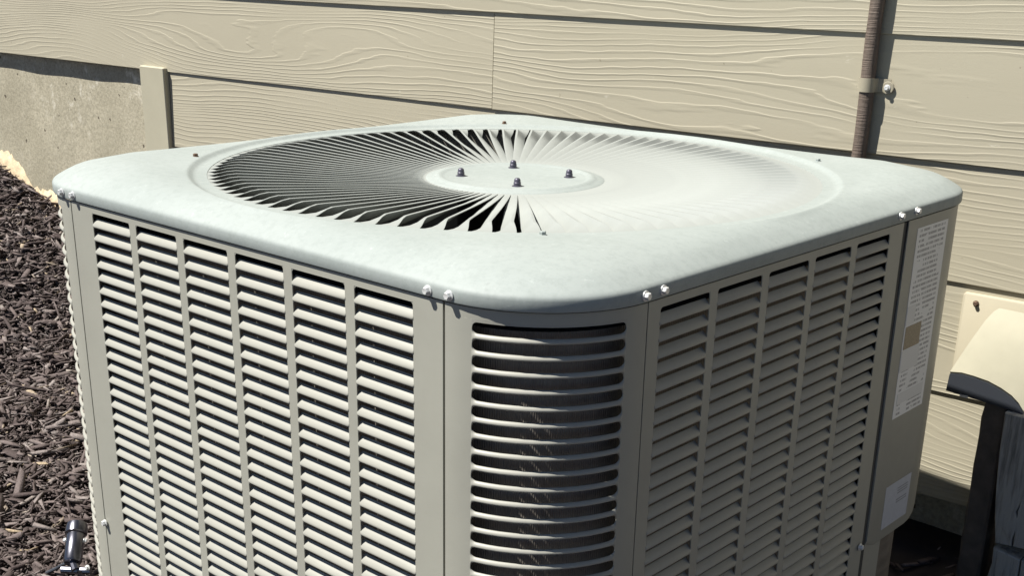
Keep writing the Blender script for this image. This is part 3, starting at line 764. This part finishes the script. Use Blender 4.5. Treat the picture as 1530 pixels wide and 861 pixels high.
# ---------------------------------------------------------------- bark mulch
def chips(n, xr, yr, lr, wr, lift, seed, yfun=None):
    r = np.random.default_rng(seed)
    x = r.uniform(*xr, n); y = r.uniform(*yr, n)
    ok = ~((np.abs(x) < 0.475) & (np.abs(y) < 0.475)) & (y < 0.65 + x*math.tan(TH) - 0.012)
    x, y = x[ok], y[ok]; n = len(x)
    L = r.uniform(*lr, n)*r.choice([0.5, 0.8, 1.0, 1.6], n, p=[.35, .35, .22, .08]); Wd = L*r.uniform(*wr, n); T = np.clip(Wd*r.uniform(.2, .5, n), .0012, .006)
    base = np.array([[-1,-1,-1],[1,-1,-1],[1,1,-1],[-1,1,-1],[-1,-1,1],[1,-1,1],[1,1,1],[-1,1,1]], float)*0.5
    P = np.repeat(base[None], n, 0) + r.uniform(-.22, .22, (n, 8, 3))*np.array([.5, 1, .8])
    P[:, [1, 2, 5, 6], 1] *= r.uniform(.15, 1.0, (n, 1)); P[:, [0, 3, 4, 7], 1] *= r.uniform(.3, 1.0, (n, 1))
    P *= np.stack([L, Wd, T], 1)[:, None, :]
    P[:, [1, 2, 5, 6], 2] += (L*r.uniform(-.08, .08, n))[:, None]
    yaw = r.uniform(0, 2*PI, n); pit = r.normal(0, .28, n); rol = r.normal(0, .45, n)
    c, s = np.cos(rol), np.sin(rol); Y_ = P[..., 1]*c[:, None] - P[..., 2]*s[:, None]; Z_ = P[..., 1]*s[:, None] + P[..., 2]*c[:, None]; X_ = P[..., 0]
    c, s = np.cos(pit), np.sin(pit); X2 = X_*c[:, None] + Z_*s[:, None]; Z2 = -X_*s[:, None] + Z_*c[:, None]
    c, s = np.cos(yaw), np.sin(yaw); X3 = X2*c[:, None] - Y_*s[:, None]; Y3 = X2*s[:, None] + Y_*c[:, None]
    z = ground_z(x, y) + r.uniform(0, lift, n)
    return np.stack([X3 + x[:, None], Y3 + y[:, None], Z2 + z[:, None]], 2).reshape(-1, 3)
V = np.concatenate([
    chips(40000, (-2.9, -0.40), (-0.70, 0.66), (.014, .044), (.13, .38), .024, 1),
    chips(22000, (-2.9, -0.40), (-0.70, 0.66), (.006, .016), (.10, .5), .026, 4),
    chips(1300, (-3.2, -0.40), (-0.75, 0.60), (.05, .085), (.10, .24), .026, 2),
    chips(9000, (0.45, 2.6), (-1.6, 0.80), (.018, .05), (.16, .42), .022, 6),
    chips(11000, (-7.0, -2.9), (-2.4, 0.66), (.022, .06), (.16, .42), .022, 7),
    chips(15000, (-3.4, 2.4), (-2.6, 0.80), (.022, .06), (.18, .42), .020, 3)])
V[:, 1] = np.minimum(V[:, 1], 0.65 + V[:, 0]*math.tan(TH) + 0.010)
nb_ = len(V)//8
q6 = np.array([[0,3,2,1],[4,5,6,7],[0,1,5,4],[1,2,6,5],[2,3,7,6],[3,0,4,7]])
F = (q6[None] + 8*np.arange(nb_)[:, None, None]).reshape(-1)
me = bpy.data.meshes.new('bark_mulch'); me.vertices.add(len(V)); me.vertices.foreach_set('co', V.ravel())
me.loops.add(len(F)); me.loops.foreach_set('vertex_index', F.astype(np.int32))
me.polygons.add(len(F)//4); me.polygons.foreach_set('loop_start', np.arange(0, len(F), 4, dtype=np.int32)); me.polygons.foreach_set('loop_total', np.full(len(F)//4, 4, np.int32))
me.materials.append(M['mulch']); me.update(calc_edges=True); me.validate()
mu = link('bark_mulch', me); tag(mu, 'dark brown shredded bark mulch covering the bed beside the wall', 'mulch', kind='stuff')
